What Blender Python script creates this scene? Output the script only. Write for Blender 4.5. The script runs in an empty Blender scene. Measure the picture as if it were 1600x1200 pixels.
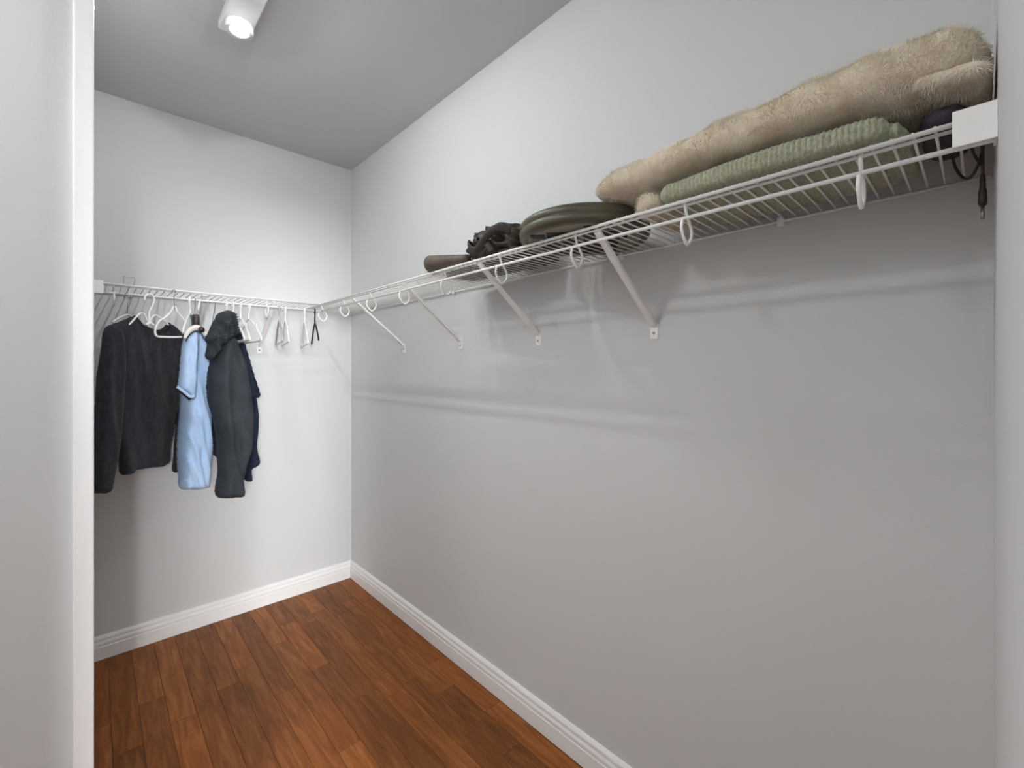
import bpy, bmesh, math, random
from mathutils import Vector, Matrix, noise
from mathutils.geometry import delaunay_2d_cdt

random.seed(7)
S = bpy.context.scene
COL = S.collection
V = Vector

# ------------------------------------------------------------------ camera
F_PX, CX, HOR = 692.0, 800.0, 577.0
FWD = V((0.686, 0.727, 0)).normalized()
RGT = V((FWD.y, -FWD.x, 0))
CAM = V((-1.227, -2.836, 1.357))
cd = bpy.data.cameras.new('camera')
cd.sensor_width = 36.0
cd.lens = 36.0 * F_PX / 1600.0
cd.shift_y = -(600.0 - HOR) / 1600.0
cd.clip_start = 0.005
co = bpy.data.objects.new('camera', cd)
COL.objects.link(co)
co.location = CAM
co.rotation_euler = (math.pi / 2, 0, math.atan2(-FWD.x, FWD.y))
S.camera = co

# ------------------------------------------------------------------ light
w = bpy.data.worlds.new('world')
S.world = w
w.use_nodes = True
w.node_tree.nodes['Background'].inputs[0].default_value = (0.9, 0.95, 1.0, 1)
w.node_tree.nodes['Background'].inputs[1].default_value = 0.6
# daylight entering the bedroom behind the camera through its window
al = bpy.data.lights.new('window_daylight', 'AREA')
al.shape = 'RECTANGLE'
al.size, al.size_y = 1.4, 1.05
al.energy = 570
al.color = (0.98, 0.995, 1.0)
ao = bpy.data.objects.new('window_daylight', al)
COL.objects.link(ao)
ao.location = (-2.42, -7.12, 1.95)
ao.rotation_euler = (math.pi / 2, 0, 0)
BULB_STRENGTH = 800.0
ENTRY_STRENGTH = 104.0
S.view_settings.view_transform = 'Standard'
S.view_settings.look = 'None'
S.view_settings.exposure = 0.14
S.view_settings.gamma = 1.0
S.view_settings.use_curve_mapping = False

# ------------------------------------------------------------------ helpers
def pdir(px, py):
    return FWD + RGT * ((px - CX) / F_PX) + V((0, 0, 1)) * ((HOR - py) / F_PX)

def hit(px, py, p, n):
    """where the sight line of a photo pixel meets the plane through p with normal n"""
    d = pdir(px, py); p = V(p); n = V(n)
    return CAM + d * ((p - CAM).dot(n) / d.dot(n))

ORG = {}
def org(o):
    return ORG.get(o.name, V((0, 0, 0)))

def thing(name, loc, label=None, cat=None, group=None, kind=None):
    o = bpy.data.objects.new(name, None)
    COL.objects.link(o)
    o.empty_display_size = 0.05
    o.location = loc
    ORG[o.name] = V(loc)
    tag(o, label, cat, group, kind)
    return o

def tag(o, label=None, cat=None, group=None, kind=None):
    if label: o['label'] = label
    if cat: o['category'] = cat
    if group: o['group'] = group
    if kind: o['kind'] = kind
    return o

def mk(name, geom, mat, parent=None, smooth=False, base=None):
    """geom in world coordinates -> one mesh object (base: its own origin when top-level)"""
    vs, fs = geom
    o0 = org(parent) if parent else (V(base) if base else V((0, 0, 0)))
    me = bpy.data.meshes.new(name)
    me.from_pydata([tuple(V(v) - o0) for v in vs], [], fs)
    bm = bmesh.new(); bm.from_mesh(me)
    bmesh.ops.recalc_face_normals(bm, faces=bm.faces)
    bm.to_mesh(me); bm.free()
    if smooth:
        me.polygons.foreach_set('use_smooth', [True] * len(me.polygons))
    me.materials.append(mat)
    o = bpy.data.objects.new(name, me)
    COL.objects.link(o)
    if parent:
        o.parent = parent
    else:
        o.location = o0
    ORG[o.name] = o0
    return o

def inst(name, mesh, loc, parent, rotz=0.0):
    o = bpy.data.objects.new(name, mesh)
    COL.objects.link(o)
    o.parent = parent
    o.location = V(loc) - org(parent)
    o.rotation_euler = (0, 0, rotz)
    ORG[o.name] = V(loc)
    return o

def join(*gs):
    vs, fs = [], []
    for g in gs:
        n = len(vs)
        vs += list(g[0]); fs += [[i + n for i in f] for f in g[1]]
    return vs, fs

def box(a, b, bev=0.0):
    x0, y0, z0 = a; x1, y1, z1 = b
    if bev <= 0:
        vs = [V((x, y, z)) for z in (z0, z1) for y in (y0, y1) for x in (x0, x1)]
        fs = [[0, 2, 3, 1], [4, 5, 7, 6], [0, 1, 5, 4], [2, 6, 7, 3], [0, 4, 6, 2], [1, 3, 7, 5]]
        return vs, fs
    bm = bmesh.new()
    bmesh.ops.create_cube(bm, size=1)
    for v in bm.verts:
        v.co = V(((x0 + x1) / 2 + v.co.x * (x1 - x0), (y0 + y1) / 2 + v.co.y * (y1 - y0), (z0 + z1) / 2 + v.co.z * (z1 - z0)))
    bmesh.ops.bevel(bm, geom=bm.edges[:], offset=bev, segments=2, affect='EDGES', profile=0.5)
    bm.verts.index_update()
    g = ([v.co.copy() for v in bm.verts], [[v.index for v in f.verts] for f in bm.faces])
    bm.free()
    return g

def smooth_path(pts, k=6, closed=False):
    pts = [V(p) for p in pts]; n = len(pts); out = []
    rng = range(n if closed else n - 1)
    for i in rng:
        if closed:
            p0, p1, p2, p3 = pts[i - 1], pts[i], pts[(i + 1) % n], pts[(i + 2) % n]
        else:
            p0, p1, p2, p3 = pts[max(i - 1, 0)], pts[i], pts[i + 1], pts[min(i + 2, n - 1)]
        for j in range(k):
            t = j / k
            out.append(0.5 * ((2 * p1) + (p2 - p0) * t + (2 * p0 - 5 * p1 + 4 * p2 - p3) * t * t + (3 * p1 - p0 - 3 * p2 + p3) * t ** 3))
    if not closed:
        out.append(pts[-1])
    return out

def tube(path, r, n=8, closed=False, flat=1.0):
    path = [V(p) for p in path]
    m = len(path); vs = []; fs = []
    rr = r if isinstance(r, (list, tuple)) else [r] * m
    t0 = (path[1] - path[0]).normalized()
    ref = V((0, 0, 1)) if abs(t0.z) < 0.9 else V((1, 0, 0))
    nrm = (ref - t0 * ref.dot(t0)).normalized()
    for i, p in enumerate(path):
        if closed:
            t = (path[(i + 1) % m] - path[i - 1]).normalized()
        else:
            t = (path[min(i + 1, m - 1)] - path[max(i - 1, 0)]).normalized()
        nrm = nrm - t * nrm.dot(t)
        nrm = nrm.normalized() if nrm.length > 1e-6 else t.orthogonal().normalized()
        b = t.cross(nrm)
        for j in range(n):
            a = 2 * math.pi * j / n
            vs.append(p + nrm * (math.cos(a) * rr[i]) + b * (math.sin(a) * rr[i] * flat))
    for i in range(m if closed else m - 1):
        for j in range(n):
            k = (i + 1) % m
            fs.append([i * n + j, i * n + (j + 1) % n, k * n + (j + 1) % n, k * n + j])
    if not closed:
        fs.append(list(range(n))[::-1]); fs.append([(m - 1) * n + j for j in range(n)])
    return vs, fs

def lathe(c, prof, n=24, axis='z'):
    """prof: list of (r, h)"""
    vs = []; fs = []; c = V(c)
    for r, h in prof:
        for j in range(n):
            a = 2 * math.pi * j / n
            q = V((r * math.cos(a), r * math.sin(a), h))
            if axis == 'x': q = V((q.z, q.x, q.y))
            if axis == 'y': q = V((q.x, q.z, q.y))
            vs.append(c + q)
    m = len(prof)
    for i in range(m - 1):
        for j in range(n):
            fs.append([i * n + j, i * n + (j + 1) % n, (i + 1) * n + (j + 1) % n, (i + 1) * n + j])
    fs.append(list(range(n))[::-1]); fs.append([(m - 1) * n + j for j in range(n)])
    return vs, fs

def extrude_profile(prof, p0, p1, out):
    """prof: (distance from wall, height) list; run from p0 to p1; out = unit vector away from the wall"""
    p0, p1, out = V(p0), V(p1), V(out)
    n = len(prof)
    vs = [p + out * d + V((0, 0, h)) for p in (p0, p1) for d, h in prof]
    fs = [[i, (i + 1) % n, n + (i + 1) % n, n + i] for i in range(n)]
    fs += [list(range(n))[::-1], list(range(n, 2 * n))]
    return vs, fs

def seg_dist(p, a, b):
    ab = b - a
    t = max(0, min(1, (p - a).dot(ab) / max(ab.length_squared, 1e-12)))
    return (p - a - ab * t).length

def inside(p, poly):
    c = False; j = len(poly) - 1
    for i in range(len(poly)):
        a, b = poly[i], poly[j]
        if (a.y > p.y) != (b.y > p.y) and p.x < (b.x - a.x) * (p.y - a.y) / (b.y - a.y) + a.x:
            c = not c
        j = i
    return c

def garment(outline, p, n, T, R, step=0.012, wr=0.006, wscale=(22, 5), seed=0.0, rnd=3, front=1.0, back=1.0, ridge=0.0):
    """cloth volume: photo outline put on the hanging plane (p, n), filled and swollen to half thickness T, with folds"""
    n = V(n).normalized()
    if n.dot(V(p) - CAM) > 0: n = -n               # n points to the room
    ex = V((0, 0, 1)).cross(n).normalized(); ez = n.cross(ex)
    p = V(p)
    pts = []
    for q in outline:
        h = hit(q[0], q[1], p, n) - p
        pts.append(V((h.dot(ex), h.dot(ez))))
    pts = [V((q.x, q.y)) for q in smooth_path([V((q.x, q.y, 0)) for q in pts], rnd, closed=True)]
    bnd = []
    for i in range(len(pts)):
        a, b = pts[i], pts[(i + 1) % len(pts)]
        k = max(1, int((b - a).length / step))
        for j in range(k): bnd.append(a + (b - a) * (j / k))
    x0 = min(q.x for q in bnd); x1 = max(q.x for q in bnd); y0 = min(q.y for q in bnd); y1 = max(q.y for q in bnd)
    nb = len(bnd); inner = []
    yy = y0 + step / 2; row = 0
    while yy < y1:
        xx = x0 + (step / 2 if row % 2 else 0)
        while xx < x1:
            q = V((xx, yy))
            if inside(q, bnd) and min((q - r).length_squared for r in bnd) > (0.55 * step) ** 2:
                inner.append(q)
            xx += step
        yy += step * 0.87; row += 1
    res = delaunay_2d_cdt(bnd + inner, [(i, (i + 1) % nb) for i in range(nb)], [], 1, 1e-6)
    P, tris = res[0], res[2]
    dist = [min(seg_dist(q, bnd[i], bnd[(i + 1) % nb]) for i in range(nb)) for q in P]
    vs = []; front_i = []; back_i = []
    for q, d in zip(P, dist):
        h = T * math.sqrt(max(0, 1 - (1 - min(d / R, 1)) ** 2))
        base = p + ex * q.x + ez * q.y
        e = min(1, d / (0.6 * R))
        wv = noise.noise(V((q.x * wscale[0] + seed, q.y * wscale[1], seed * 3.1))) + 0.5 * noise.noise(V((q.x * wscale[0] * 2.1 - seed, q.y * wscale[1] * 2.6 + 4, seed)))
        wv2 = 0
        if ridge:
            sk = q.x + 0.22 * q.y + 0.03 * noise.noise(V((q.x * 6, q.y * 3, seed)))
            rg = 1 - abs(noise.noise(V((sk * wscale[0] * 0.8 + seed, q.y * wscale[1] * 0.55 + seed, 7.7)))) * 2.2
            wv2 = ridge * max(0.0, rg) ** 2 * e
        if d < 1e-5:
            vs.append(base + n * wv * wr); front_i.append(len(vs) - 1); back_i.append(len(vs) - 1)
        else:
            vs.append(base + n * (h * front + wv * wr + wv2)); front_i.append(len(vs) - 1)
            vs.append(base - n * (h * back - wv * wr)); back_i.append(len(vs) - 1)
    fs = [[front_i[i] for i in t] for t in tris] + [[back_i[i] for i in t][::-1] for t in tris]
    return vs, fs

def soft_loft(stations, nr=48, ns=70, power=3.0, nz=0.006, nscale=14.0, seed=0.0, axis='y', ribs=0.0, ribp=0.012):
    """stations along y: (y, x0, x1, z0, z1); rounded sections, closed ends, soft lumps"""
    st = sorted(stations); ys = [s[0] for s in st]
    def at(y):
        for i in range(len(st) - 1):
            if y <= ys[i + 1] or i == len(st) - 2:
                t = (y - ys[i]) / (ys[i + 1] - ys[i]); t = max(0, min(1, t)); t = t * t * (3 - 2 * t)
                return [st[i][k] + (st[i + 1][k] - st[i][k]) * t for k in range(1, 5)]
    vs = []; fs = []
    L = ys[-1] - ys[0]
    for i in range(ns):
        f = i / (ns - 1)
        y = ys[0] + L * (0.5 - 0.5 * math.cos(math.pi * f)) if ribs == 0 else ys[0] + L * f
        x0, x1, z0, z1 = at(y)
        e = min(y - ys[0], ys[-1] - y) / (0.5 * min(abs(x1 - x0), abs(z1 - z0)) + 1e-6)
        k = math.sqrt(max(0.0, 1 - (1 - min(1, e)) ** 2)) * 0.97 + 0.03
        cx, cz = (x0 + x1) / 2, (z0 + z1) / 2
        zz = z0 if False else cz
        kx = 1 - (1 - k) * abs(z1 - z0) / max(abs(x1 - x0), abs(z1 - z0))
        for j in range(nr):
            a = 2 * math.pi * j / nr
            c, s = math.cos(a), math.sin(a)
            ux = math.copysign(abs(c) ** (2 / power), c); uz = math.copysign(abs(s) ** (2 / power), s)
            q = V((cx + ux * (x1 - x0) / 2 * kx, y, zz + uz * (z1 - z0) / 2 * k))
            nn = V((ux, 0, uz)).normalized()
            d = noise.noise(q * nscale + V((seed, 0, 0))) * nz + noise.noise(q * nscale * 3 + V((0, seed, 0))) * nz * 0.35
            if ribs: d += ribs * math.sin(2 * math.pi * y / ribp)
            if uz < -0.8: d = min(d, 0.0)
            vs.append(q + nn * d)
    for i in range(ns - 1):
        for j in range(nr):
            fs.append([i * nr + j, i * nr + (j + 1) % nr, (i + 1) * nr + (j + 1) % nr, (i + 1) * nr + j])
    fs.append(list(range(nr))[::-1]); fs.append([(ns - 1) * nr + j for j in range(nr)])
    return vs, fs

# ------------------------------------------------------------------ materials
def srgb(r, g, b):
    f = lambda c: (c / 255 / 12.92) if c / 255 <= 0.04045 else ((c / 255 + 0.055) / 1.055) ** 2.4
    return (f(r), f(g), f(b), 1)

def mat(name, col, rough=0.5, metal=0.0, col2=None, nscale=8.0, bump=0.0, bscale=200.0, stretch=None, sheen=0.0, spec=0.5, emit=None, detail=3.0):
    m = bpy.data.materials.new(name); m.use_nodes = True
    nt = m.node_tree; bs = nt.nodes['Principled BSDF']
    bs.inputs['Base Color'].default_value = col
    bs.inputs['Roughness'].default_value = rough
    bs.inputs['Metallic'].default_value = metal
    bs.inputs['Specular IOR Level'].default_value = spec
    if sheen: bs.inputs['Sheen Weight'].default_value = sheen
    tc = nt.nodes.new('ShaderNodeTexCoord'); src = tc.outputs['Object']
    if stretch:
        mp = nt.nodes.new('ShaderNodeMapping'); mp.inputs['Scale'].default_value = stretch
        nt.links.new(src, mp.inputs['Vector']); src = mp.outputs['Vector']
    if col2:
        nz = nt.nodes.new('ShaderNodeTexNoise'); nz.inputs['Scale'].default_value = nscale; nz.inputs['Detail'].default_value = detail
        nt.links.new(src, nz.inputs['Vector'])
        rp = nt.nodes.new('ShaderNodeValToRGB')
        rp.color_ramp.elements[0].position = 0.35; rp.color_ramp.elements[0].color = col
        rp.color_ramp.elements[1].position = 0.68; rp.color_ramp.elements[1].color = col2
        nt.links.new(nz.outputs['Fac'], rp.inputs['Fac']); nt.links.new(rp.outputs['Color'], bs.inputs['Base Color'])
    if bump:
        n2 = nt.nodes.new('ShaderNodeTexNoise'); n2.inputs['Scale'].default_value = bscale; n2.inputs['Detail'].default_value = 2
        nt.links.new(src, n2.inputs['Vector'])
        bp = nt.nodes.new('ShaderNodeBump'); bp.inputs['Strength'].default_value = bump; bp.inputs['Distance'].default_value = 0.004
        nt.links.new(n2.outputs['Fac'], bp.inputs['Height']); nt.links.new(bp.outputs['Normal'], bs.inputs['Normal'])
    if emit:
        bs.inputs['Emission Color'].default_value = (0.98, 0.993, 1, 1); bs.inputs['Emission Strength'].default_value = emit
    return m

M = {}
M['wall'] = mat('grey_wall_paint', srgb(216, 217, 217), 0.6, bump=0.08, bscale=260, spec=0.3)
M['ceil'] = mat('ceiling_paint', srgb(206, 206, 206), 0.85, bump=0.1, bscale=220, spec=0.2)
M['trim'] = mat('white_trim_paint', srgb(246, 246, 246), 0.35)
M['wire'] = mat('white_vinyl_coating', srgb(248, 248, 246), 0.35)
M['plastic'] = mat('white_plastic', srgb(246, 246, 244), 0.3)
M['clear'] = mat('grey_clear_plastic', srgb(178, 178, 174), 0.2)
M['black_pl'] = mat('black_velvet_plastic', srgb(28, 28, 34), 0.7)
M['screw'] = mat('screw_metal', srgb(150, 150, 150), 0.3, 0.9)
M['steel'] = mat('hook_steel', srgb(140, 140, 138), 0.3, 0.9)
M['sweater'] = mat('black_knit', srgb(44, 44, 51), 0.95, col2=srgb(56, 55, 62), nscale=60, bump=0.6, bscale=420, stretch=(1, 1, 0.35), sheen=0.15, spec=0.1)
M['polo'] = mat('light_blue_cotton', srgb(180, 209, 246), 0.85, col2=srgb(192, 217, 249), nscale=6, bump=0.15, bscale=700, spec=0.15)
M['polo_dark'] = mat('navy_tipping', srgb(30, 30, 44), 0.9)
M['collar'] = mat('cream_white_cotton', srgb(232, 230, 222), 0.8)
M['jacket'] = mat('charcoal_fabric', srgb(50, 54, 60), 0.75, col2=srgb(60, 64, 70), nscale=14, bump=0.2, bscale=600, spec=0.25)
M['lining'] = mat('tan_lining', srgb(140, 122, 100), 0.85)
M['tee'] = mat('navy_cotton', srgb(36, 42, 58), 0.9, col2=srgb(44, 50, 68), nscale=12, bump=0.2, bscale=600, spec=0.15)
M['walnut'] = mat('dark_wood', srgb(52, 46, 42), 0.45, col2=srgb(70, 60, 52), nscale=30, stretch=(1, 8, 8))
M['fur'] = mat('beige_fur', srgb(224, 208, 182), 0.95, col2=srgb(240, 228, 208), nscale=60, bump=1.0, bscale=230, stretch=(1, 1, 0.6), sheen=0.5, spec=0.05)
M['knit'] = mat('sage_knit', srgb(156, 158, 134), 0.95, col2=srgb(184, 186, 162), nscale=160, bump=0.8, bscale=300, sheen=0.2, spec=0.05)
M['strand'] = mat('beige_fur_strands', srgb(228, 214, 190), 0.9, col2=srgb(246, 238, 222), nscale=25, sheen=0.2, spec=0.1)
M['leather'] = mat('brown_leather', srgb(84, 72, 62), 0.5, col2=srgb(104, 90, 78), nscale=18, bump=0.15, bscale=300)
M['bag'] = mat('black_nylon', srgb(38, 34, 32), 0.5, col2=srgb(58, 50, 42), nscale=14, bump=0.2, bscale=400)
M['olive'] = mat('dark_olive_plastic', srgb(72, 69, 56), 0.4, col2=srgb(92, 86, 66), nscale=6, bump=0.05, bscale=200)
M['olive_pale'] = mat('grey_olive_panel', srgb(140, 137, 120), 0.5)
M['slot'] = mat('slot_black', srgb(24, 20, 20), 0.6)
M['purple'] = mat('dark_plum_fabric', srgb(38, 26, 40), 0.7, col2=srgb(52, 38, 52), nscale=20, bump=0.2, bscale=300)
M['cable'] = mat('black_rubber', srgb(36, 36, 36), 0.6)
M['bulb'] = mat('bulb_glass', (1, 1, 1, 1), 0.3, emit=BULB_STRENGTH)

M['diffuser'] = mat('lit_diffuser', (1, 1, 1, 1), 0.4, emit=ENTRY_STRENGTH)

def wood_material():
    m = bpy.data.materials.new('walnut_stained_planks'); m.use_nodes = True
    nt = m.node_tree; bs = nt.nodes['Principled BSDF']
    tc = nt.nodes.new('ShaderNodeTexCoord'); oi = nt.nodes.new('ShaderNodeObjectInfo')
    mp = nt.nodes.new('ShaderNodeMapping'); mp.inputs['Scale'].default_value = (26, 2.6, 10)
    ad = nt.nodes.new('ShaderNodeVectorMath'); ad.operation = 'ADD'
    ml = nt.nodes.new('ShaderNodeVectorMath'); ml.operation = 'SCALE'; ml.inputs['Scale'].default_value = 37.0
    cb = nt.nodes.new('ShaderNodeCombineXYZ')
    for k in range(3): nt.links.new(oi.outputs['Random'], cb.inputs[k])
    nt.links.new(cb.outputs[0], ml.inputs[0])
    nt.links.new(tc.outputs['Object'], ad.inputs[0]); nt.links.new(ml.outputs[0], ad.inputs[1])
    nt.links.new(ad.outputs[0], mp.inputs['Vector'])
    nz = nt.nodes.new('ShaderNodeTexNoise'); nz.inputs['Scale'].default_value = 1.3; nz.inputs['Detail'].default_value = 6; nz.inputs['Distortion'].default_value = 1.4
    nt.links.new(mp.outputs[0], nz.inputs['Vector'])
    rp = nt.nodes.new('ShaderNodeValToRGB')
    e = rp.color_ramp.elements
    e[0].position = 0.28; e[0].color = srgb(114, 68, 37)
    e[1].position = 0.74; e[1].color = srgb(162, 106, 66)
    k = e.new(0.5); k.color = srgb(136, 84, 48)
    nt.links.new(nz.outputs['Fac'], rp.inputs['Fac'])
    hs = nt.nodes.new('ShaderNodeHueSaturation')
    mr = nt.nodes.new('ShaderNodeMapRange'); mr.inputs['To Min'].default_value = 0.74; mr.inputs['To Max'].default_value = 1.28
    nt.links.new(oi.outputs['Random'], mr.inputs['Value']); nt.links.new(mr.outputs[0], hs.inputs['Value'])
    nt.links.new(rp.outputs['Color'], hs.inputs['Color']); nt.links.new(hs.outputs['Color'], bs.inputs['Base Color'])
    bs.inputs['Roughness'].default_value = 0.48
    bs.inputs['Specular IOR Level'].default_value = 0.25
    hs.inputs['Saturation'].default_value = 1.06
    return m
M['plank'] = wood_material()
M['subfloor'] = mat('dark_joint', srgb(54, 32, 18), 0.9)

# ------------------------------------------------------------------ the room
CEIL = 2.66
XL, YR, YS = -1.240, -2.852, -1.40        # alcove left face, front wall face, stub face
XV = -2.40                                 # left wall of the entry side
def struct(name, geom, m, label, parent=None, smooth=False):
    o = mk(name, geom, m, parent, smooth)
    if not parent: tag(o, label, name.split('_')[0], kind='structure')
    return o
floor = struct('floor', box((XV - 1.3, -7.0, -0.06), (1.0, 0.1, -0.008)), M['subfloor'], 'brown hardwood plank floor of the closet')
struct('ceiling', box((XV - 1.3, -7.0, CEIL), (1.0, 0.1, CEIL + 0.08)), M['ceil'], 'plain grey painted closet ceiling')
struct('wall_back', box((XV, 0, -0.06), (0.1, 0.1, CEIL)), M['wall'], 'grey painted wall behind the hanging clothes')
struct('wall_right', box((0, YR - 0.12, -0.06), (0.1, 0, CEIL)), M['wall'], 'long grey painted wall below the loaded wire shelf')
struct('wall_left', box((XV, YS, -0.06), (XL, 0, CEIL)), M['wall'], 'grey partition wall ending at the white corner trim')
struct('wall_entry', box((XV - 0.1, YR - 0.12, -0.06), (XV, YS, CEIL)), M['wall'], 'grey wall of the entry side of the closet')
DX0, DX1, DH = -1.43, -1.00, 2.03
struct('wall_front', join(box((XV, YR - 0.12, -0.06), (DX0, YR, CEIL)), box((DX1, YR - 0.12, -0.06), (0, YR, CEIL)), box((DX0, YR - 0.12, DH), (DX1, YR, CEIL))), M['wall'], 'grey return wall at the end of the long shelf')
# bedroom behind the doorway, with the window that lets the daylight in
struct('wall_bedroom_left', box((XV - 1.3, -7.0, -0.06), (XV - 1.2, YR - 0.12, CEIL)), M['wall'], 'grey bedroom side wall beyond the doorway')
struct('wall_bedroom_right', box((0.9, -7.0, -0.06), (1.0, YR - 0.12, CEIL)), M['wall'], 'grey bedroom wall opposite the bedroom side wall')
struct('wall_bedroom_front', join(box((XV - 1.3, YR - 0.12, -0.06), (XV - 0.1, YR - 0.02, CEIL)), box((0.1, YR - 0.12, -0.06), (1.0, YR - 0.02, CEIL))), M['wall'], 'grey bedroom wall beside the closet doorway')
WX0, WX1, WZ0, WZ1 = -3.15, -1.7, 1.4, 2.5
struct('wall_bedroom_window', join(box((XV - 1.3, -7.1, -0.06), (WX0, -7.0, CEIL)), box((WX1, -7.1, -0.06), (1.0, -7.0, CEIL)), box((WX0, -7.1, -0.06), (WX1, -7.0, WZ0)), box((WX0, -7.1, WZ1), (WX1, -7.0, CEIL))), M['wall'], 'grey bedroom wall with the window')
struct('window_1', join(box((WX0, -7.07, WZ0), (WX0 + 0.05, -7.03, WZ1)), box((WX1 - 0.05, -7.07, WZ0), (WX1, -7.03, WZ1)), box((WX0, -7.07, WZ0), (WX1, -7.03, WZ0 + 0.05)), box((WX0, -7.07, WZ1 - 0.05), (WX1, -7.03, WZ1))), M['trim'], 'white bedroom window frame')

# planks, each one its own
PW = 0.083
x = -0.018; ncol = 0
while x > XV + 0.02:
    y = 0.0 - random.uniform(0.0, 0.5)
    ya = -0.004
    while ya > -3.0:
        yb = max(ya - (random.uniform(0.35, 0.95) if ya < -0.01 else random.uniform(0.25, 0.9)), -3.05)
        xa = max(x - PW, XV)
        if not (x < XL - 0.02 and yb > YS):
            g = box((-(x - xa) / 2 + 0.0005, -(ya - yb) / 2 + 0.0005, -0.012), ((x - xa) / 2 - 0.0005, (ya - yb) / 2 - 0.0005, 0.0), 0.0007)
            me = bpy.data.meshes.new('plank'); me.from_pydata([tuple(v) for v in g[0]], [], g[1]); me.materials.append(M['plank'])
            inst('plank', me, ((x + xa) / 2, (ya + yb) / 2, 0), floor)
        ya = yb
    x -= PW; ncol += 1

BP = [(0, 0), (0.016, 0), (0.016, 0.058), (0.0135, 0.061), (0.0135, 0.064), (0.0155, 0.067), (0.0155, 0.076), (0.011, 0.084), (0.0105, 0.088), (0.0125, 0.091), (0.0115, 0.098), (0.006, 0.106), (0, 0.108)]
struct('baseboard_back', extrude_profile(BP, (XL, 0, 0), (0, 0, 0), (0, -1, 0)), M['trim'], 'white moulded baseboard below the hanging clothes')
struct('baseboard_right', extrude_profile(BP, (0, YR, 0), (0, 0, 0), (-1, 0, 0)), M['trim'], 'white moulded baseboard along the long bare wall')
# white corner trim at the end of the partition
struct('trim_1', box((XL - 0.022, YS - 0.012, 0), (XL + 0.013, YS + 0.06, CEIL), 0.003), M['trim'], 'tall white corner trim at the partition end')

# ------------------------------------------------------------------ wire shelves
ZD, WS = 1.7225, 0.302      # deck height, shelf depth
ZROD = 1.682
CW = 0.0022
def hook_path(p, out):
    """C-shaped rod support: from the front rail back and down around, up to the rod. p on the rail line, out = away from wall"""
    pts = [(-0.012, 0.000), (-0.012, -0.012), (-0.020, -0.030), (-0.036, -0.048), (-0.042, -0.064), (-0.036, -0.080), (-0.020, -0.092), (-0.004, -0.080), (0.006, -0.062), (0.002, -0.044)]
    return smooth_path([V(p) + V(out) * a + V((0, 0, b)) for a, b in pts], 4)

def brace(parent, base, out, side):
    """flat steel brace: base = wall point of its foot tab"""
    b = V(base); out = V(out); side = V(side)
    hw = 0.009
    def ribbon(pts, hw0, th):
        vs = []; fs = []
        for i, (q, up) in enumerate(pts):
            for s in (-1, 1):
                for k in (-1, 1):
                    vs.append(q + side * (s * hw0) + up * (k * th))
        for i in range(len(pts) - 1):
            a = i * 4; c = a + 4
            for e in ((0, 1), (1, 3), (3, 2), (2, 0)):
                fs.append([a + e[0], a + e[1], c + e[1], c + e[0]])
        fs.append([0, 2, 3, 1]); m = len(vs) - 4; fs.append([m, m + 1, m + 3, m + 2])
        return vs, fs
    z = V((0, 0, 1))
    top = b + out * (WS - 0.012) + z * (ZD - 0.012 - b.z)
    d = (top - (b + out * 0.004 + z * 0.018)).normalized()
    nn = side.cross(d).normalized()
    arm = ribbon([(b + out * 0.006 + z * 0.016, nn), (top, nn)], hw, 0.0045)
    a = mk('brace', arm, M['wire'], parent)
    tab = box(tuple(-abs(side[i]) * 0.0125 + (min(0, out[i]) * 0.004) - (0.024 if i == 2 else 0) + b[i] for i in range(3)),
              tuple(abs(side[i]) * 0.0125 + (max(0, out[i]) * 0.004) + (0.022 if i == 2 else 0) + b[i] for i in range(3)))
    mk('foot_tab', tab, M['wire'], a)
    ax = 'x' if abs(out.x) > 0.5 else 'y'
    sg = out.x + out.y
    mk('screw', lathe(b - z * 0.006 + out * 0.004, [(0.0045, 0), (0.0045, 0.0014 * sg), (0.002, 0.0024 * sg)], 10, ax), M['screw'], a)

def wall_clip(parent, p, out, side):
    p = V(p); out = V(out); side = V(side)
    lo = p - V((abs(side.x), abs(side.y), 0)) * 0.007 + V((0, 0, -0.012)); hi = p + V((abs(side.x), abs(side.y), 0)) * 0.007 + V((0, 0, 0.010))
    e = out * 0.014
    a = V((min(lo.x, lo.x + e.x), min(lo.y, lo.y + e.y), lo.z)); b = V((max(hi.x, hi.x + e.x), max(hi.y, hi.y + e.y), hi.z))
    mk('wall_clip', box(a, b, 0.002), M['wire'], parent)

def wire_mesh(direction):
    d = V(direction)
    g = tube([-d * 0.0, d * (WS - 0.003)], CW, 6)
    me = bpy.data.meshes.new('cross_wire'); me.from_pydata([tuple(v) for v in g[0]], [], g[1]); me.materials.append(M['wire'])
    me.polygons.foreach_set('use_smooth', [True] * len(me.polygons))
    return me

# long shelf on the right wall
sb = thing('wire_shelf', (0, -1.42, ZD), 'long white wire shelf on the bare right wall holding blankets and bags', 'shelf', 'white wire closet shelves')
OB, SB = V((-1, 0, 0)), V((0, 1, 0))
Y0, Y1 = YR + 0.004, -0.004
for nm, xo, zo, r in (('back_wire', -0.008, -0.005, 0.003), ('front_rail', -WS, -0.0035, 0.0042), ('second_rail', -WS + 0.014, -0.0075, 0.0032)):
    mk(nm, tube([(xo, Y0, ZD + zo), (xo, Y1, ZD + zo)], r, 8), M['wire'], sb, True)
mk('hang_rod', tube([(-WS, Y0, ZROD), (-WS, Y1 - 0.31, ZROD)], 0.0042, 8), M['wire'], sb, True)
wm = wire_mesh((-1, 0, 0))
k = 0
y = -2.836 + 0.0483 - 0.0254
while y + k * 0.0254 < -0.01:
    inst('cross_wire', wm, (-0.003, y + k * 0.0254, ZD), sb); k += 1
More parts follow.
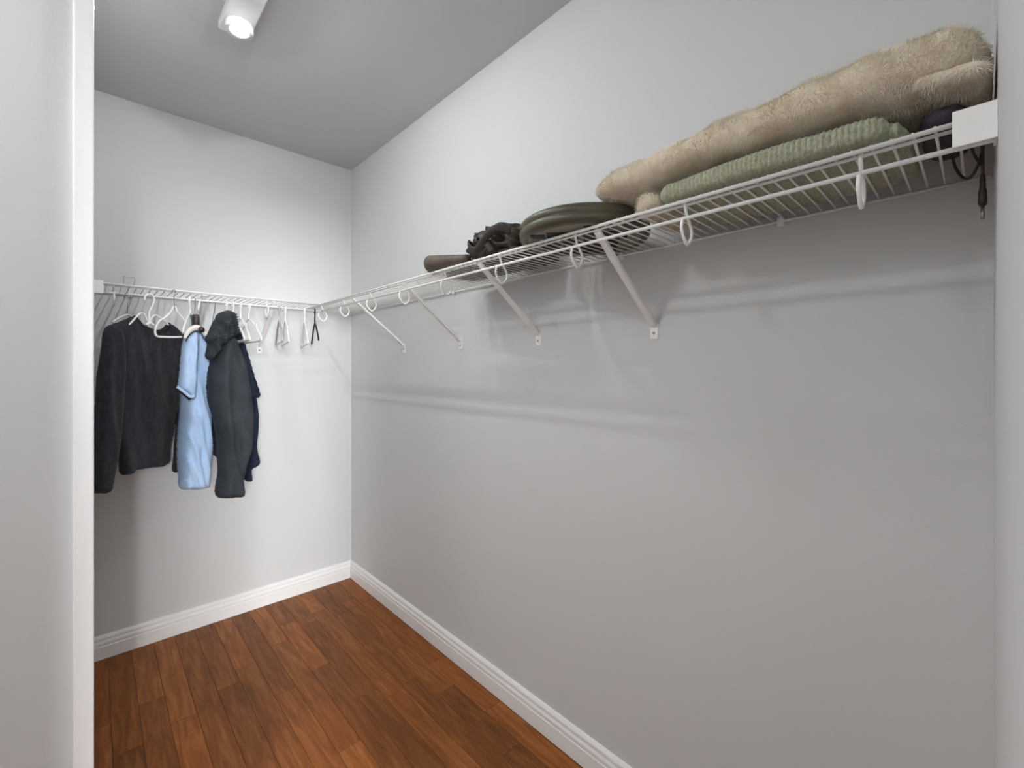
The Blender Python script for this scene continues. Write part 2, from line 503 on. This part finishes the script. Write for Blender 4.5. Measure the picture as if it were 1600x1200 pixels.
for k in range(9):
    yk = -2.836 + (2.602 - 2.474) * 1.09 + k * 0.303
    mk('rod_hook', tube(hook_path((-WS, yk, ZD), OB), 0.0034, 8), M['wire'], sb, True)
for yk in (-0.683, -1.192, -1.684, -2.161):
    brace(sb, (0, yk, 1.472), OB, SB)
for yk in (-0.25, -0.70, -1.15, -1.60, -2.05, -2.50):
    wall_clip(sb, (0, yk, ZD - 0.004), OB, SB)
eb = mk('end_bracket', box((-WS - 0.010, YR, 1.681), (-WS - 0.006, -2.8065, 1.734), 0.001), M['wire'], sb)
mk('bracket_side', box((-WS - 0.008, YR, 1.690), (-0.25, YR + 0.004, 1.734)), M['wire'], eb)

# short shelf on the back wall
sa = thing('wire_shelf', (-0.77, 0, ZD), 'short white wire shelf on the back wall with clothes hanging below', 'shelf', 'white wire closet shelves')
OA, SA = V((0, -1, 0)), V((1, 0, 0))
X0, X1 = XL + 0.002, -WS - 0.008
for nm, yo, zo, r in (('back_wire', -0.008, -0.005, 0.003), ('front_rail', -WS, -0.0035, 0.0042), ('second_rail', -WS + 0.014, -0.0075, 0.0032)):
    mk(nm, tube([(X0, yo, ZD + zo), (X1, yo, ZD + zo)], r, 8), M['wire'], sa, True)
mk('hang_rod', tube([(X0, -WS, ZROD), (X1 + 0.004, -WS, ZROD)], 0.0042, 8), M['wire'], sa, True)
wm2 = wire_mesh((0, -1, 0))
k = 0
while -1.215 + k * 0.0254 < X1:
    inst('cross_wire', wm2, (-1.215 + k * 0.0254, -0.003, ZD), sa); k += 1
for xk in (-1.165, -0.865, -0.572):
    mk('rod_hook', tube(hook_path((xk, -WS, ZD), OA), 0.0034, 8), M['wire'], sa, True)
for xk in (-0.540, -0.843):
    brace(sa, (xk, 0, 1.472), OA, SA)
for xk in (-1.1, -0.7, -0.42):
    wall_clip(sa, (xk, 0, ZD - 0.004), OA, SA)
eb = mk('end_bracket', box((XL, -WS - 0.010, 1.675), (-1.1985, -WS - 0.006, 1.7295), 0.001), M['wire'], sa)
mk('bracket_side', box((XL, -WS - 0.008, 1.685), (XL + 0.004, -0.25, 1.7295)), M['wire'], eb)

# ------------------------------------------------------------------ ceiling light: bar with three bare bulbs
LX, LY = -0.84, -1.24
cl = thing('ceiling_light', (LX, LY, CEIL), 'white ceiling light bar with three glowing round bulbs', 'lamp')
mk('base_plate', box((LX - 0.05, LY - 0.36, CEIL - 0.03), (LX + 0.05, LY + 0.36, CEIL), 0.004), M['trim'], cl)
for dy in (-0.27, 0.0, 0.27):
    mk('lamp_head', lathe((LX, LY + dy, CEIL - 0.03), [(0.030, 0), (0.046, -0.012), (0.046, -0.036), (0.018, -0.036)], 24), M['trim'], cl, True)
    prof = [(0.0165, -0.034), (0.0165, -0.040), (0.014, -0.045), (0.010, -0.049), (0.004, -0.051)]
    mk('bulb', lathe((LX, LY + dy, CEIL - 0.03), prof, 20), M['bulb'], cl, True)

ex_, ey_ = -2.08, -1.94
el = thing('ceiling_light', (ex_, ey_, CEIL), 'round flush ceiling light near the closet doorway', 'lamp')
mk('housing', lathe((ex_, ey_, CEIL), [(0.15, 0), (0.15, -0.03), (0.14, -0.045), (0.122, -0.045)], 32), M['trim'], el, True)
mk('diffuser', lathe((ex_, ey_, CEIL), [(0.121, -0.044), (0.10, -0.052), (0.05, -0.057)], 32), M['diffuser'], el, True)

# ------------------------------------------------------------------ things on the long shelf
ZT = ZD + CW                                  # top of the cross wires
# brown leather roll
rl = []
for i in range(9):
    f = i / 8
    rl.append(V((-0.293 + 0.012 * f, -1.395 - 0.215 * f, ZT + 0.033 - 0.017 * f)))
rad = [0.0328 - 0.017 * i / 8 for i in range(9)]
r0 = thing('leather_roll', (-0.27, -1.52, ZT), 'brown tapering rolled leather piece on wire shelf beside the crumpled black bag', 'roll')
mk('roll_body', tube([rl[0] + V((0, 0.005, 0))] + rl, [0.027] + rad, 20), M['leather'], r0, True)
spi = []
for i in range(40):
    a = i / 39 * 4.2 * math.pi; r = 0.004 + 0.024 * i / 39
    spi.append(rl[0] + V((r * math.cos(a), 0.007, r * math.sin(a))))
mk('rolled_end', tube(spi, 0.0018, 6), M['leather'], r0, True)

# crumpled black bag
def crumple(c, rx, ry, rz, seed, flat_z, amp=0.18, nu=56, nv=32):
    vs = []; fs = []; c = V(c)
    for i in range(nv + 1):
        th = math.pi * i / nv
        for j in range(nu):
            ph = 2 * math.pi * j / nu
            d = V((math.sin(th) * math.cos(ph), math.sin(th) * math.sin(ph), math.cos(th)))
            nzv = 1 - abs(noise.noise(d * 2.6 + V((seed, 0, 0)))) * 2 * amp + noise.noise(d * 5 + V((0, seed, 0))) * amp * 0.6
            k = 1.0 / (abs(d.x) ** 3 + abs(d.y) ** 3 + abs(d.z) ** 3) ** (1 / 3)
            q = c + V((d.x * rx, d.y * ry, d.z * rz)) * k * nzv * 0.92
            q.z = max(q.z, flat_z)
            vs.append(q)
    for i in range(nv):
        for j in range(nu):
            fs.append([i * nu + j, i * nu + (j + 1) % nu, (i + 1) * nu + (j + 1) % nu, (i + 1) * nu + j])
    return vs, fs
bg = thing('soft_bag', (-0.16, -1.68, ZT), 'crumpled black soft bag with folded strap on the long wire shelf', 'bag')
mk('bag_body', crumple((-0.165, -1.705, ZT + 0.052), 0.15, 0.135, 0.078, 3.3, ZT + 0.0005, 0.17, 90, 50), M['bag'], bg, True)
mk('bag_base', soft_loft([(-1.83, -0.26, -0.04, ZT, ZT + 0.03), (-1.7, -0.28, -0.03, ZT + 0.0005, ZT + 0.04), (-1.55, -0.243, -0.03, ZT + 0.0005, ZT + 0.035), (-1.36, -0.215, -0.05, ZT + 0.0005, ZT + 0.02)], 32, 40, 3, 0.004, 18, 2), M['bag'], bg, True)
def strap(pts, wdt=0.012): return tube(smooth_path(pts, 6), wdt, 8, flat=0.3)
mk('strap', strap([(-0.27, -1.625, ZT + 0.06), (-0.295, -1.635, ZT + 0.062), (-0.315, -1.66, ZT + 0.045), (-0.318, -1.70, ZT + 0.022), (-0.318, -1.745, ZT + 0.05), (-0.31, -1.79, ZT + 0.075), (-0.27, -1.815, ZT + 0.07)]), M['bag'], bg, True)
mk('strap', strap([(-0.30, -1.76, ZT + 0.01), (-0.312, -1.735, ZT + 0.05), (-0.302, -1.70, ZT + 0.075), (-0.28, -1.66, ZT + 0.05)]), M['bag'], bg, True)

# round olive disc appliance overhanging the rail
DC = V((-0.196, -2.045, 0)); DR = 0.186
dv = thing('disc_appliance', (DC.x, DC.y, ZT), 'round dark olive plastic disc appliance overhanging the front rail of the long shelf', 'appliance')
ZB = ZT + 0.0026      # it stands on the slot frames
mk('shell', lathe((DC.x, DC.y, ZB), [(DR - 0.022, 0.0), (DR - 0.006, 0.002), (DR - 0.001, 0.008), (DR, 0.02), (DR - 0.004, 0.023), (DR - 0.004, 0.026), (DR - 0.001, 0.029), (DR - 0.003, 0.042), (DR - 0.012, 0.049), (DR - 0.05, 0.052)], 72), M['olive'], dv, True)
und = mk('underside_panel', lathe((DC.x, DC.y, ZB), [(DR - 0.026, -0.0008), (DR - 0.026, 0.001)], 48), M['olive_pale'], dv)
VW = (CAM - DC); VW.z = 0; VW.normalize(); SD = V((-VW.y, VW.x, 0))
def slot(a0, a1, s0, s1):
    b = V((DC.x, DC.y, 0))
    vs = [b + VW * a + SD * s + V((0, 0, z)) for z in (ZB - 0.0022, ZB) for s in (s0, s1) for a in (a0, a1)]
    return vs, [[0, 2, 3, 1], [4, 5, 7, 6], [0, 1, 5, 4], [2, 6, 7, 3], [0, 4, 6, 2], [1, 3, 7, 5]]
for a0, a1, s0, s1 in ((0.110, 0.145, 0.0, 0.035), (0.110, 0.145, 0.037, 0.075), (0.02, 0.10, -0.10, -0.015), (-0.13, 0.01, -0.06, 0.10), (0.02, 0.09, 0.0, 0.12), (0.055, 0.085, -0.145, -0.105), (-0.12, 0.01, -0.12, -0.065)):
    mk('slot', slot(a0, a1, s0, s1), M['slot'], und)

# sage knit blanket, folded
kb = thing('knit_blanket', (-0.165, -2.53, ZT), 'folded sage green ribbed knit blanket under the beige fur throw', 'blanket')
mk('folded_stack', soft_loft([(-2.735, -0.309, -0.03, ZT, ZT + 0.052), (-2.55, -0.315, -0.025, ZT, ZT + 0.056), (-2.335, -0.307, -0.03, ZT, ZT + 0.050)], 64, 420, 4.2, 0.0025, 20, 1, ribs=0.0011, ribp=0.0088), M['knit'], kb, True)
mk('loose_corner', soft_loft([(-2.757, -0.27, -0.06, ZT + 0.001, ZT + 0.03), (-2.74, -0.29, -0.05, ZT, ZT + 0.042), (-2.70, -0.295, -0.05, ZT + 0.002, ZT + 0.045)], 40, 60, 3, 0.003, 20, 5, ribs=0.001, ribp=0.0088), M['knit'], kb, True)
# beige fur throw
fb = thing('fur_throw', (-0.17, -2.5, ZT + 0.055), 'fluffy beige fur throw folded on top of the sage knit blanket', 'blanket')
mk('throw_body', soft_loft([(-2.846, -0.300, -0.02, ZT + 0.056, 1.885), (-2.78, -0.306, -0.02, ZT + 0.058, 1.89), (-2.70, -0.318, -0.02, ZT + 0.061, 1.885), (-2.5, -0.322, -0.02, ZT + 0.062, 1.872), (-2.36, -0.318, -0.02, ZT + 0.059, 1.866), (-2.27, -0.305, -0.03, ZT + 0.055, 1.855)], 72, 140, 2.8, 0.007, 16, 4), M['fur'], fb, True)
mk('turned_end', soft_loft([(-2.33, -0.315, -0.05, ZT + 0.050, 1.858), (-2.25, -0.318, -0.05, ZT + 0.052, 1.860), (-2.15, -0.300, -0.07, ZT + 0.056, 1.842)], 60, 60, 2.4, 0.006, 18, 9), M['fur'], fb, True)
mk('tucked_fold', soft_loft([(-2.328, -0.29, -0.05, ZT + 0.001, ZT + 0.05), (-2.29, -0.29, -0.05, ZT + 0.001, ZT + 0.06), (-2.245, -0.26, -0.06, ZT + 0.004, ZT + 0.058)], 40, 30, 3, 0.004, 18, 2), M['fur'], fb, True)
mk('hanging_fold', soft_loft([(-2.848, -0.304, -0.05, ZT + 0.051, ZT + 0.085), (-2.82, -0.306, -0.04, ZT + 0.052, ZT + 0.09), (-2.76, -0.302, -0.03, ZT + 0.062, ZT + 0.095)], 40, 40, 2.6, 0.004, 18, 7), M['fur'], fb, True)

# its pile: short strands combed down the front
def pile(objs, count, lng=0.010, wid=0.0011):
    vs = []; fs = []
    polys = []
    for o in objs:
        me = o.data; o0 = org(o)
        for pl in me.polygons:
            if len(pl.vertices) == 4: polys.append((pl.area, [me.vertices[i].co + o0 for i in pl.vertices], pl.normal.copy()))
    tot = sum(q[0] for q in polys)
    for ar, q, n in polys:
        k = ar / tot * count; k = int(k) + (random.random() < k - int(k))
        for _ in range(k):
            u, v = random.random(), random.random()
            p = q[0] * (1 - u) * (1 - v) + q[1] * u * (1 - v) + q[2] * u * v + q[3] * (1 - u) * v
            cl_ = V((noise.noise(p * 22), noise.noise(p * 22 + V((9, 0, 0))), noise.noise(p * 22 + V((0, 9, 0))) - 0.25))
            d = (n * 0.55 + cl_ * 1.1 + V((random.uniform(-.25, .25), random.uniform(-.25, .25), random.uniform(-.25, .25)))).normalized()
            if d.dot(n) < 0.2: d = (d + n * (0.25 - d.dot(n))).normalized()
            sd = d.cross(n if abs(d.dot(n)) < 0.95 else V((0.3, 0.8, 0.5))).normalized() * (wid / 2)
            b0 = p - n * 0.001; tip = p + d * (lng * random.uniform(0.6, 1.15))
            if tip.y < YR + 0.001 or tip.x > -0.001: continue
            m = len(vs); vs += [b0 - sd, b0 + sd, tip]; fs.append([m, m + 1, m + 2])
    return vs, fs
pl_ = mk('pile', pile([c for c in fb.children], 90000), M['strand'], fb)
tag(pl_, kind='stuff')

# dark plum pouch and its cable
pp = thing('pouch', (-0.17, -2.785, ZT), 'small dark plum pouch on wire shelf beside the white end bracket', 'pouch')
mk('pouch_body', crumple((-0.19, -2.796, ZT + 0.0235), 0.10, 0.034, 0.024, 8.1, ZT, 0.06, 36, 20), M['purple'], pp, True)
cb = thing('power_cable', (-0.15, -2.835, 1.62), 'black cable with barrel plug dangling through the long shelf', 'cable')
plugx, plugy = -0.17, -2.8375
cpath = smooth_path([(-0.14, -2.80, ZT + 0.012), (-0.12, -2.805, 1.712), (-0.125, -2.815, 1.690), (-0.15, -2.825, 1.683), (plugx, plugy + 0.003, 1.70), (plugx + 0.008, plugy - 0.002, 1.735), (plugx - 0.002, plugy - 0.004, 1.742), (plugx - 0.008, plugy, 1.73), (plugx, plugy, 1.70), (plugx, plugy, 1.675)], 6)
mk('cord', tube(cpath, 0.0022, 8), M['cable'], cb, True)
mk('cord', tube(smooth_path([(-0.15, -2.805, ZT + 0.01), (-0.20, -2.82, 1.728), (-0.19, -2.828, 1.705), (plugx, plugy + 0.002, 1.692)], 6), 0.002, 8), M['cable'], cb, True)
pg = mk('plug', lathe((plugx, plugy, 1.625), [(0.0045, 0.0), (0.0056, 0.004), (0.0052, 0.022), (0.0036, 0.03), (0.004, 0.033), (0.0034, 0.036), (0.0038, 0.040), (0.0026, 0.052)], 16), M['cable'], cb, True)
mk('plug_tip', lathe((plugx, plugy, 1.602), [(0.0018, 0), (0.0026, 0.001), (0.0026, 0.024)], 14), M['steel'], pg, True)

# ------------------------------------------------------------------ hangers
RODC = V((0, -WS, ZROD))
def hanger(x, ang, label, material, width=0.40, drop=0.085, neck=0.062, r=0.0042, group=None, bar=True, hook_mat=None, hook_r=None, name='coat_hanger', notch=False, slump=0.0, flat=1.0, flip=1):
    """ang: turn of the hanger about the vertical; 0 = square to the rod"""
    d = V((math.sin(ang), -math.cos(ang), 0)) * flip
    hr = hook_r or r * 0.85
    c = V((x, -WS, ZROD + 0.0042 + hr - 0.017))
    Z = V((0, 0, 1))
    t = thing(name, (x, -WS, c.z - neck - drop - 0.02), label, 'hanger', group)
    arc = [c + d * (0.017 * math.cos(a)) + Z * (0.017 * math.sin(a)) for a in [math.radians(200 - i * 25) for i in range(9)]]
    top = c - Z * neck
    pth = smooth_path(arc + [c + d * 0.008 - Z * 0.022, c + d * 0.001 - Z * 0.034, top], 3)
    mk('hook', tube(pth, hr, 8), hook_mat or material, t, True)
    hw = width / 2
    sl = slump
    left = [top, top - d * (hw * 0.25) - Z * (drop * 0.16), top - d * (hw * 0.62) - Z * (drop * (0.52 + sl)), top - d * (hw * 0.93) - Z * (drop * (0.9 + sl))]
    right = [top, top + d * (hw * 0.25) - Z * (drop * 0.16), top + d * (hw * 0.62) - Z * (drop * (0.52 + sl)), top + d * (hw * 0.93) - Z * (drop * (0.9 + sl))]
    le, re = top - d * hw - Z * (drop * 1.04), top + d * hw - Z * (drop * 1.04)
    lb, rb = top - d * (hw * 0.94) - Z * (drop * 1.18), top + d * (hw * 0.94) - Z * (drop * 1.18)
    if bar:
        loop = smooth_path(right[1:] + [re, rb, top - Z * drop * 1.18, lb, le] + left[1:][::-1] + [top], 4, closed=True)
        mk('frame', tube(loop, r, 8, closed=True, flat=flat), material, t, True)
    else:
        mk('shoulders', tube(smooth_path([le] + left[1:][::-1] + [top] + right[1:] + [re], 4), r, 10, flat=flat), material, t, True)
    if notch:
        for s in (-1, 1):
            q = top + d * (s * hw * 0.55) - Z * (drop * 0.42)
            mk('strap_notch', tube(smooth_path([q, q + Z * 0.010 + d * (s * 0.006), q + Z * 0.006 + d * (s * 0.018), q - Z * 0.006 + d * (s * 0.02)], 3), r * 0.7, 6), material, t, True)
    return t

def rod_x(px):
    dd = pdir(px, 480)
    return CAM.x + dd.x * (-WS - CAM.y) / dd.y

SWD = V((0.65, 0.76, 0)); SWN = V((0.76, -0.65, 0)); SWP = V((-1.1, -0.30, 1.4))
sw_ang = math.atan2(SWD.x, -SWD.y)
G1 = 'white hangers in a cluster beside the charcoal jacket'
for px, a in ((364, 0.02), (376, -0.03), (389, 0.03)):
    hanger(rod_x(px), a, 'empty white plastic hanger in the cluster between charcoal jacket and shelf brace', M['plastic'], group=G1, notch=True, drop=0.10, r=0.0040)
hanger(rod_x(353.5), 0.0, 'white hanger strap inside the hooded charcoal jacket', M['plastic'], width=0.36, drop=0.08, neck=0.058, r=0.0048)
G2 = 'grey hangers right of the shelf brace'
hanger(rod_x(436), -0.20, 'empty grey clear plastic hanger beside a white one', M['clear'], drop=0.10, r=0.0048, notch=True)
hanger(rod_x(446), -0.21, 'empty white plastic hanger touching the grey clear one', M['plastic'], drop=0.10, r=0.0042, notch=True)
hanger(rod_x(476), -0.245, 'lone empty white plastic hanger beside the black one', M['plastic'], drop=0.105, r=0.0046)
hanger(rod_x(492), -0.25, 'slim empty black hanger at the shelf corner', M['black_pl'], drop=0.10, r=0.0042, bar=False)
# hangers among the clothes
hanger(rod_x(199), sw_ang, 'pale hanger with thin steel hook inside the black sweater', M['collar'], width=0.15, drop=0.04, neck=0.078, r=0.004, bar=False, hook_mat=M['steel'], hook_r=0.0014)
# white swirl hanger in the sweater neck
def px_tube(pts, p, n, r, k=6, sides=8):
    return tube(smooth_path([hit(a, b, p, n) for a, b in pts], k), r, sides)
PB = V((-1.05, -0.315, 1.5)); PN = V((0.45, -0.89, 0)).normalized()
xh = hit(236, 480, PB, PN)
wh = thing('coat_hanger', (xh.x, xh.y, 1.50), 'white tubular hanger with looped shoulders at the sweater neckline', 'hanger')
mk('hook', px_tube([(226, 469), (227, 463), (232, 459.5), (238, 461), (241, 468), (238, 478), (233.5, 487), (233, 496), (234, 504)], PB, PN, 0.0042), M['plastic'], wh, True)
mk('shoulder_loop', px_tube([(233, 506), (230, 500), (225, 491), (219, 490), (214, 494), (206, 503), (200, 508)], PB, PN, 0.004), M['plastic'], wh, True)
mk('shoulder_loop', px_tube([(234, 506), (236, 498), (241, 493), (247, 494), (256, 501), (263, 507.5)], PB, PN, 0.004), M['plastic'], wh, True)
mk('neck_plate', px_tube([(229, 508), (234, 504.5), (240, 508)], PB, PN, 0.0065), M['plastic'], wh, True)
# white hanger whose lower bar crosses the sweater
PC = V((-0.96, -0.40, 1.5)); PCN = V((0.35, -0.94, 0)).normalized()
xh = hit(273, 480, PC, PCN)
wh = thing('coat_hanger', (xh.x, xh.y, 1.50), 'white plastic hanger with thin wire hook, its lower bar crossing the sweater', 'hanger')
PR = V((-0.96, -WS - 0.006, 1.5))
mk('hook', tube(smooth_path([hit(268.5, 459, PR, PCN), hit(270, 453, PR, PCN), hit(274, 454, PR, PCN), hit(272, 464, PR, PCN), hit(272.5, 474, PC, PCN), hit(273, 484, PC, PCN)], 5), 0.0013, 6), M['steel'], wh, True)
mk('neck', px_tube([(266, 489), (272.5, 479), (277, 488)], PC, PCN, 0.0048), M['plastic'], wh, True)
mk('shoulder', px_tube([(267, 488), (258, 496), (250, 501), (244, 510), (242.5, 520), (246, 525.5), (256, 526.5), (270, 526.8), (284, 526.5)], PC, PCN, 0.0042), M['plastic'], wh, True)
mk('shoulder', px_tube([(277, 487), (283, 494), (290, 503)], PC, PCN, 0.0032), M['plastic'], wh, True)
# white hanger edge on, left of the polo
hanger(rod_x(297), -0.26, 'thick white plastic hanger edge-on beside the light blue polo shirt', M['plastic'], width=0.36, drop=0.085, neck=0.060, r=0.006, flat=0.8)
# wooden hanger of the polo
wd = hanger(rod_x(304.5), 0.0, 'dark wooden hanger with steel hook carrying the light blue polo shirt', M['walnut'], width=0.36, drop=0.03, neck=0.11, r=0.012, bar=False, hook_mat=M['steel'], hook_r=0.0015)
xw = rod_x(305.5)
mk('wood_neck', soft_loft([(-WS - 0.035, xw - 0.013, xw + 0.013, ZROD - 0.125, ZROD - 0.072), (-WS, xw - 0.014, xw + 0.014, ZROD - 0.125, ZROD - 0.066), (-WS + 0.035, xw - 0.013, xw + 0.013, ZROD - 0.125, ZROD - 0.072)], 24, 20, 4, 0.0, 10), M['walnut'], wd, True)
# bent wire standing on the shelf
mk_w = tube(smooth_path([hit(a, b, (-1.1, -0.2, 1.7), (0, 1, 0)) for a, b in ((193, 447), (193, 436), (193.5, 430), (197, 431.5), (203, 432.5), (210, 432), (210.5, 438), (208.5, 447))], 4), 0.0010, 6)
zmin = min(v.z for v in mk_w[0])
mk_w = ([v + V((0, 0, ZT - zmin)) for v in mk_w[0]], mk_w[1])
tag(mk('wire_hook', mk_w, M['steel'], None, True, base=(-1.1, -0.2, ZT)), 'thin bent grey wire standing on the short shelf', 'wire')

# ------------------------------------------------------------------ clothes
sw = thing('sweater', (-1.08, -0.28, 0.75), 'black long-sleeved knit sweater hanging beside the white corner trim', 'sweater')
mk('body', garment([(209, 494), (190, 501), (170, 509), (166, 522), (168, 560), (172, 620), (178, 680), (184, 702), (186, 725), (187.5, 741), (197, 742.5), (206, 740), (208, 735.5), (235, 731), (260, 726), (263, 700), (268, 670), (275, 640), (284, 610), (290, 570), (290, 530), (283, 521), (274, 512), (265, 505), (259, 510), (250, 516), (240, 514.5), (232, 512), (222, 507), (214, 498)],
                   SWP, SWN, 0.018, 0.018, 0.010, 0.006, (11, 3), 1.0, ridge=0.006), M['sweater'], sw, True)
mk('sleeve', garment([(178, 507), (169, 510), (164, 521), (160, 550), (155, 585), (151, 630), (148, 680), (145, 730), (143.5, 767), (157, 771), (170, 769), (174, 750), (177.5, 732), (183, 708), (187, 680), (190, 630), (192, 580), (192, 540), (188, 515)],
                     SWP + V((0.012, -0.012, 0)), SWN, 0.020, 0.022, 0.009, 0.005, (14, 4), 2.0, ridge=0.006), M['sweater'], sw, True)
mk('sleeve', garment([(276, 520), (284, 522), (291, 535), (293, 600), (291, 680), (287, 737), (278, 738), (271, 735), (274, 700), (277, 650), (276, 600), (272, 550)],
                     SWP + V((0, 0.02, 0)), SWN, 0.022, 0.03, 0.014, 0.004, (16, 5), 3.0), M['sweater'], sw, True)
nb = smooth_path([hit(a, b, SWP + SWN * 0.018, SWN) for a, b in ((209.5, 495), (214, 499), (222, 508.5), (232, 514), (241, 517), (250, 517.5), (258, 512.5), (265, 506))], 5)
mk('neckband', tube(nb, 0.0085, 8, flat=0.7), M['sweater'], sw, True)

# light blue polo shirt, seen from its sleeve side
PP = V((-0.89, -0.29, 1.2)); PPN = V((0.13, -0.99, 0))
po = thing('polo_shirt', (-0.89, -0.29, 0.85), 'light blue short-sleeved polo shirt hanging edge-on next to the black sweater', 'shirt')
mk('body', garment([(304, 514), (296, 518), (289, 527), (285, 545), (284, 580), (283, 619), (281, 657), (279, 690), (279, 723), (281, 748), (281, 763), (292, 764), (303, 764), (315, 762), (324, 759), (325, 737), (328, 710), (327, 657), (325, 610), (324, 577), (321, 540), (317, 522), (311, 515.5)],
                   PP, PPN, 0.09, 0.03, 0.0085, 0.013, (30, 4.5), 5.0, ridge=0.018), M['polo'], po, True)
PS = PP + V((-0.012, -0.13, 0))
sl = mk('sleeve', garment([(302, 517), (293, 522), (286, 534), (282, 560), (280, 585), (277, 606), (283, 611), (290, 617), (297, 623), (304, 622), (306, 600), (306, 570), (308, 545), (309, 527)],
                     PS, PPN, 0.045, 0.022, 0.008, 0.008, (30, 6), 6.0, ridge=0.010), M['polo'], po, True)
PSF = PS + V((0, -0.035, 0))
mk('cuff_trim', tube(smooth_path([hit(a, b, PSF, PPN) for a, b in ((276.5, 607.5), (283, 612.5), (290, 618), (297, 624))], 5), 0.0055, 8, flat=0.6), M['polo_dark'], sl, True)
cuff = [(276.5, 604), (283, 608.5), (290, 614), (297, 619.5), (304, 619)]
mk('cuff_band', tube(smooth_path([hit(a, b, PSF + V((0, -0.012, 0)), PPN) for a, b in cuff], 5), 0.006, 8, flat=0.5), M['polo'], sl, True)
PCO = PP + V((0, -0.165, 0))
ca = smooth_path([hit(a, b, PCO, PPN) for a, b in ((289, 529), (294, 519), (301, 513.5), (308, 512), (315, 515.5), (322, 523), (325, 528))], 5)
col_o = mk('collar', tube(ca, [0.007 + 0.006 * math.sin(math.pi * i / (len(ca) - 1)) for i in range(len(ca))], 10), M['collar'], po, True)
PCO2 = PCO + V((0, -0.010, 0))
mk('tipping', tube(smooth_path([hit(a, b, PCO2, PPN) for a, b in ((290, 533), (296, 523), (303, 518.5), (309, 518), (315, 522), (318, 530))], 5), 0.002, 6), M['polo_dark'], col_o, True)

# hooded charcoal jacket
PJ = V((-0.745, -0.33, 1.2)); PJN = V((0.2, -0.98, 0))
ja = thing('jacket', (-0.74, -0.33, 0.85), 'charcoal hooded jacket hanging edge-on with one long sleeve to the front', 'jacket')
mk('sleeve', garment([(350, 526), (340, 537), (333, 555), (328, 577), (325.5, 603), (328, 630), (335, 657), (339, 683), (341, 710), (343, 737), (340, 760), (339, 776), (350, 778.5), (362, 778), (377, 773), (377, 748), (382, 727), (390, 700), (393, 670), (391, 630), (384, 585), (372, 545), (364, 525)],
                     PJ + V((0, -0.115, 0)), PJN, 0.065, 0.035, 0.010, 0.012, (22, 4), 9.0, ridge=0.014), M['jacket'], ja, True)
mk('body', garment([(357, 500), (353, 520), (351, 560), (350, 620), (349, 680), (350, 720), (355, 742), (366, 746), (372, 748), (374, 720), (373, 660), (370, 610), (366, 560), (361, 512)],
                     PJ + V((0, 0.10, 0)), PJN, 0.08, 0.03, 0.012, 0.008, (22, 5), 4.0), M['jacket'], ja, True)
hd = mk('hood', garment([(357, 485.5), (351, 486), (343, 489), (337, 497), (331, 511), (325, 522), (321, 530), (326, 537), (324, 548), (323, 558), (331, 563), (336, 553), (345, 540), (356, 530), (366, 524), (367, 508), (362, 494)],
                     PJ + V((-0.005, -0.13, 0)), PJN, 0.055, 0.03, 0.0045, 0.012, (52, 12), 11.0, ridge=0.055), M['jacket'], ja, True)
mk('lining', garment([(323, 558), (331, 561), (329, 580), (327, 594), (324, 585)], PJ + V((-0.02, 0.02, 0)), PJN, 0.02, 0.015, 0.006, 0.001), M['lining'], ja, True)
mk('snap', lathe(hit(361, 531, PJ + V((0, -0.15, 0)), PJN), [(0.005, 0), (0.005, -0.003), (0.003, -0.005)], 12, 'y'), M['steel'], ja, True)

# navy t-shirt behind the jacket
PT = V((-0.685, -0.175, 1.2))
te = thing('t_shirt', (-0.68, -0.24, 0.9), 'navy short-sleeved t-shirt hanging just behind the charcoal jacket', 'shirt')
mk('body', garment([(369, 519), (374, 545), (380, 578), (384, 620), (385, 690), (385, 735), (384, 751), (391, 750), (390, 733), (396, 730), (403, 721), (398, 697), (400, 667), (398, 630), (390, 590), (383, 550), (374, 521)],
                   PT, PJN, 0.055, 0.022, 0.006, 0.005, (26, 5), 14.0, ridge=0.008), M['tee'], te, True)
mk('sleeve', garment([(369, 518), (373, 520), (386, 550), (395, 580), (406.5, 617), (398, 621.5), (388, 622), (382, 600), (374, 560)],
                     PT + V((0.01, -0.06, 0)), PJN, 0.028, 0.016, 0.010, 0.004, (26, 6), 15.0), M['tee'], te, True)
# black garment deep between polo and jacket
PK = V((-0.83, -0.15, 1.2))
tk = thing('dark_top', (-0.82, -0.16, 0.95), 'black top mostly hidden between the light blue polo shirt and charcoal jacket', 'shirt')
mk('body', garment([(333, 545), (330, 575), (329, 640), (328, 700), (328, 709), (334, 711), (340, 714), (341, 690), (342, 640), (342, 580), (339, 550)], PK, PJN, 0.05, 0.02, 0.013, 0.006, (24, 5), 21.0), M['sweater'], tk, True)
mk('hanger_loop', tube([(-0.80, -WS + 0.002, ZROD + 0.006), (-0.80, -WS + 0.02, ZROD - 0.03), (-0.805, -0.2, 1.54)], 0.0015, 6), M['steel'], tk, True)
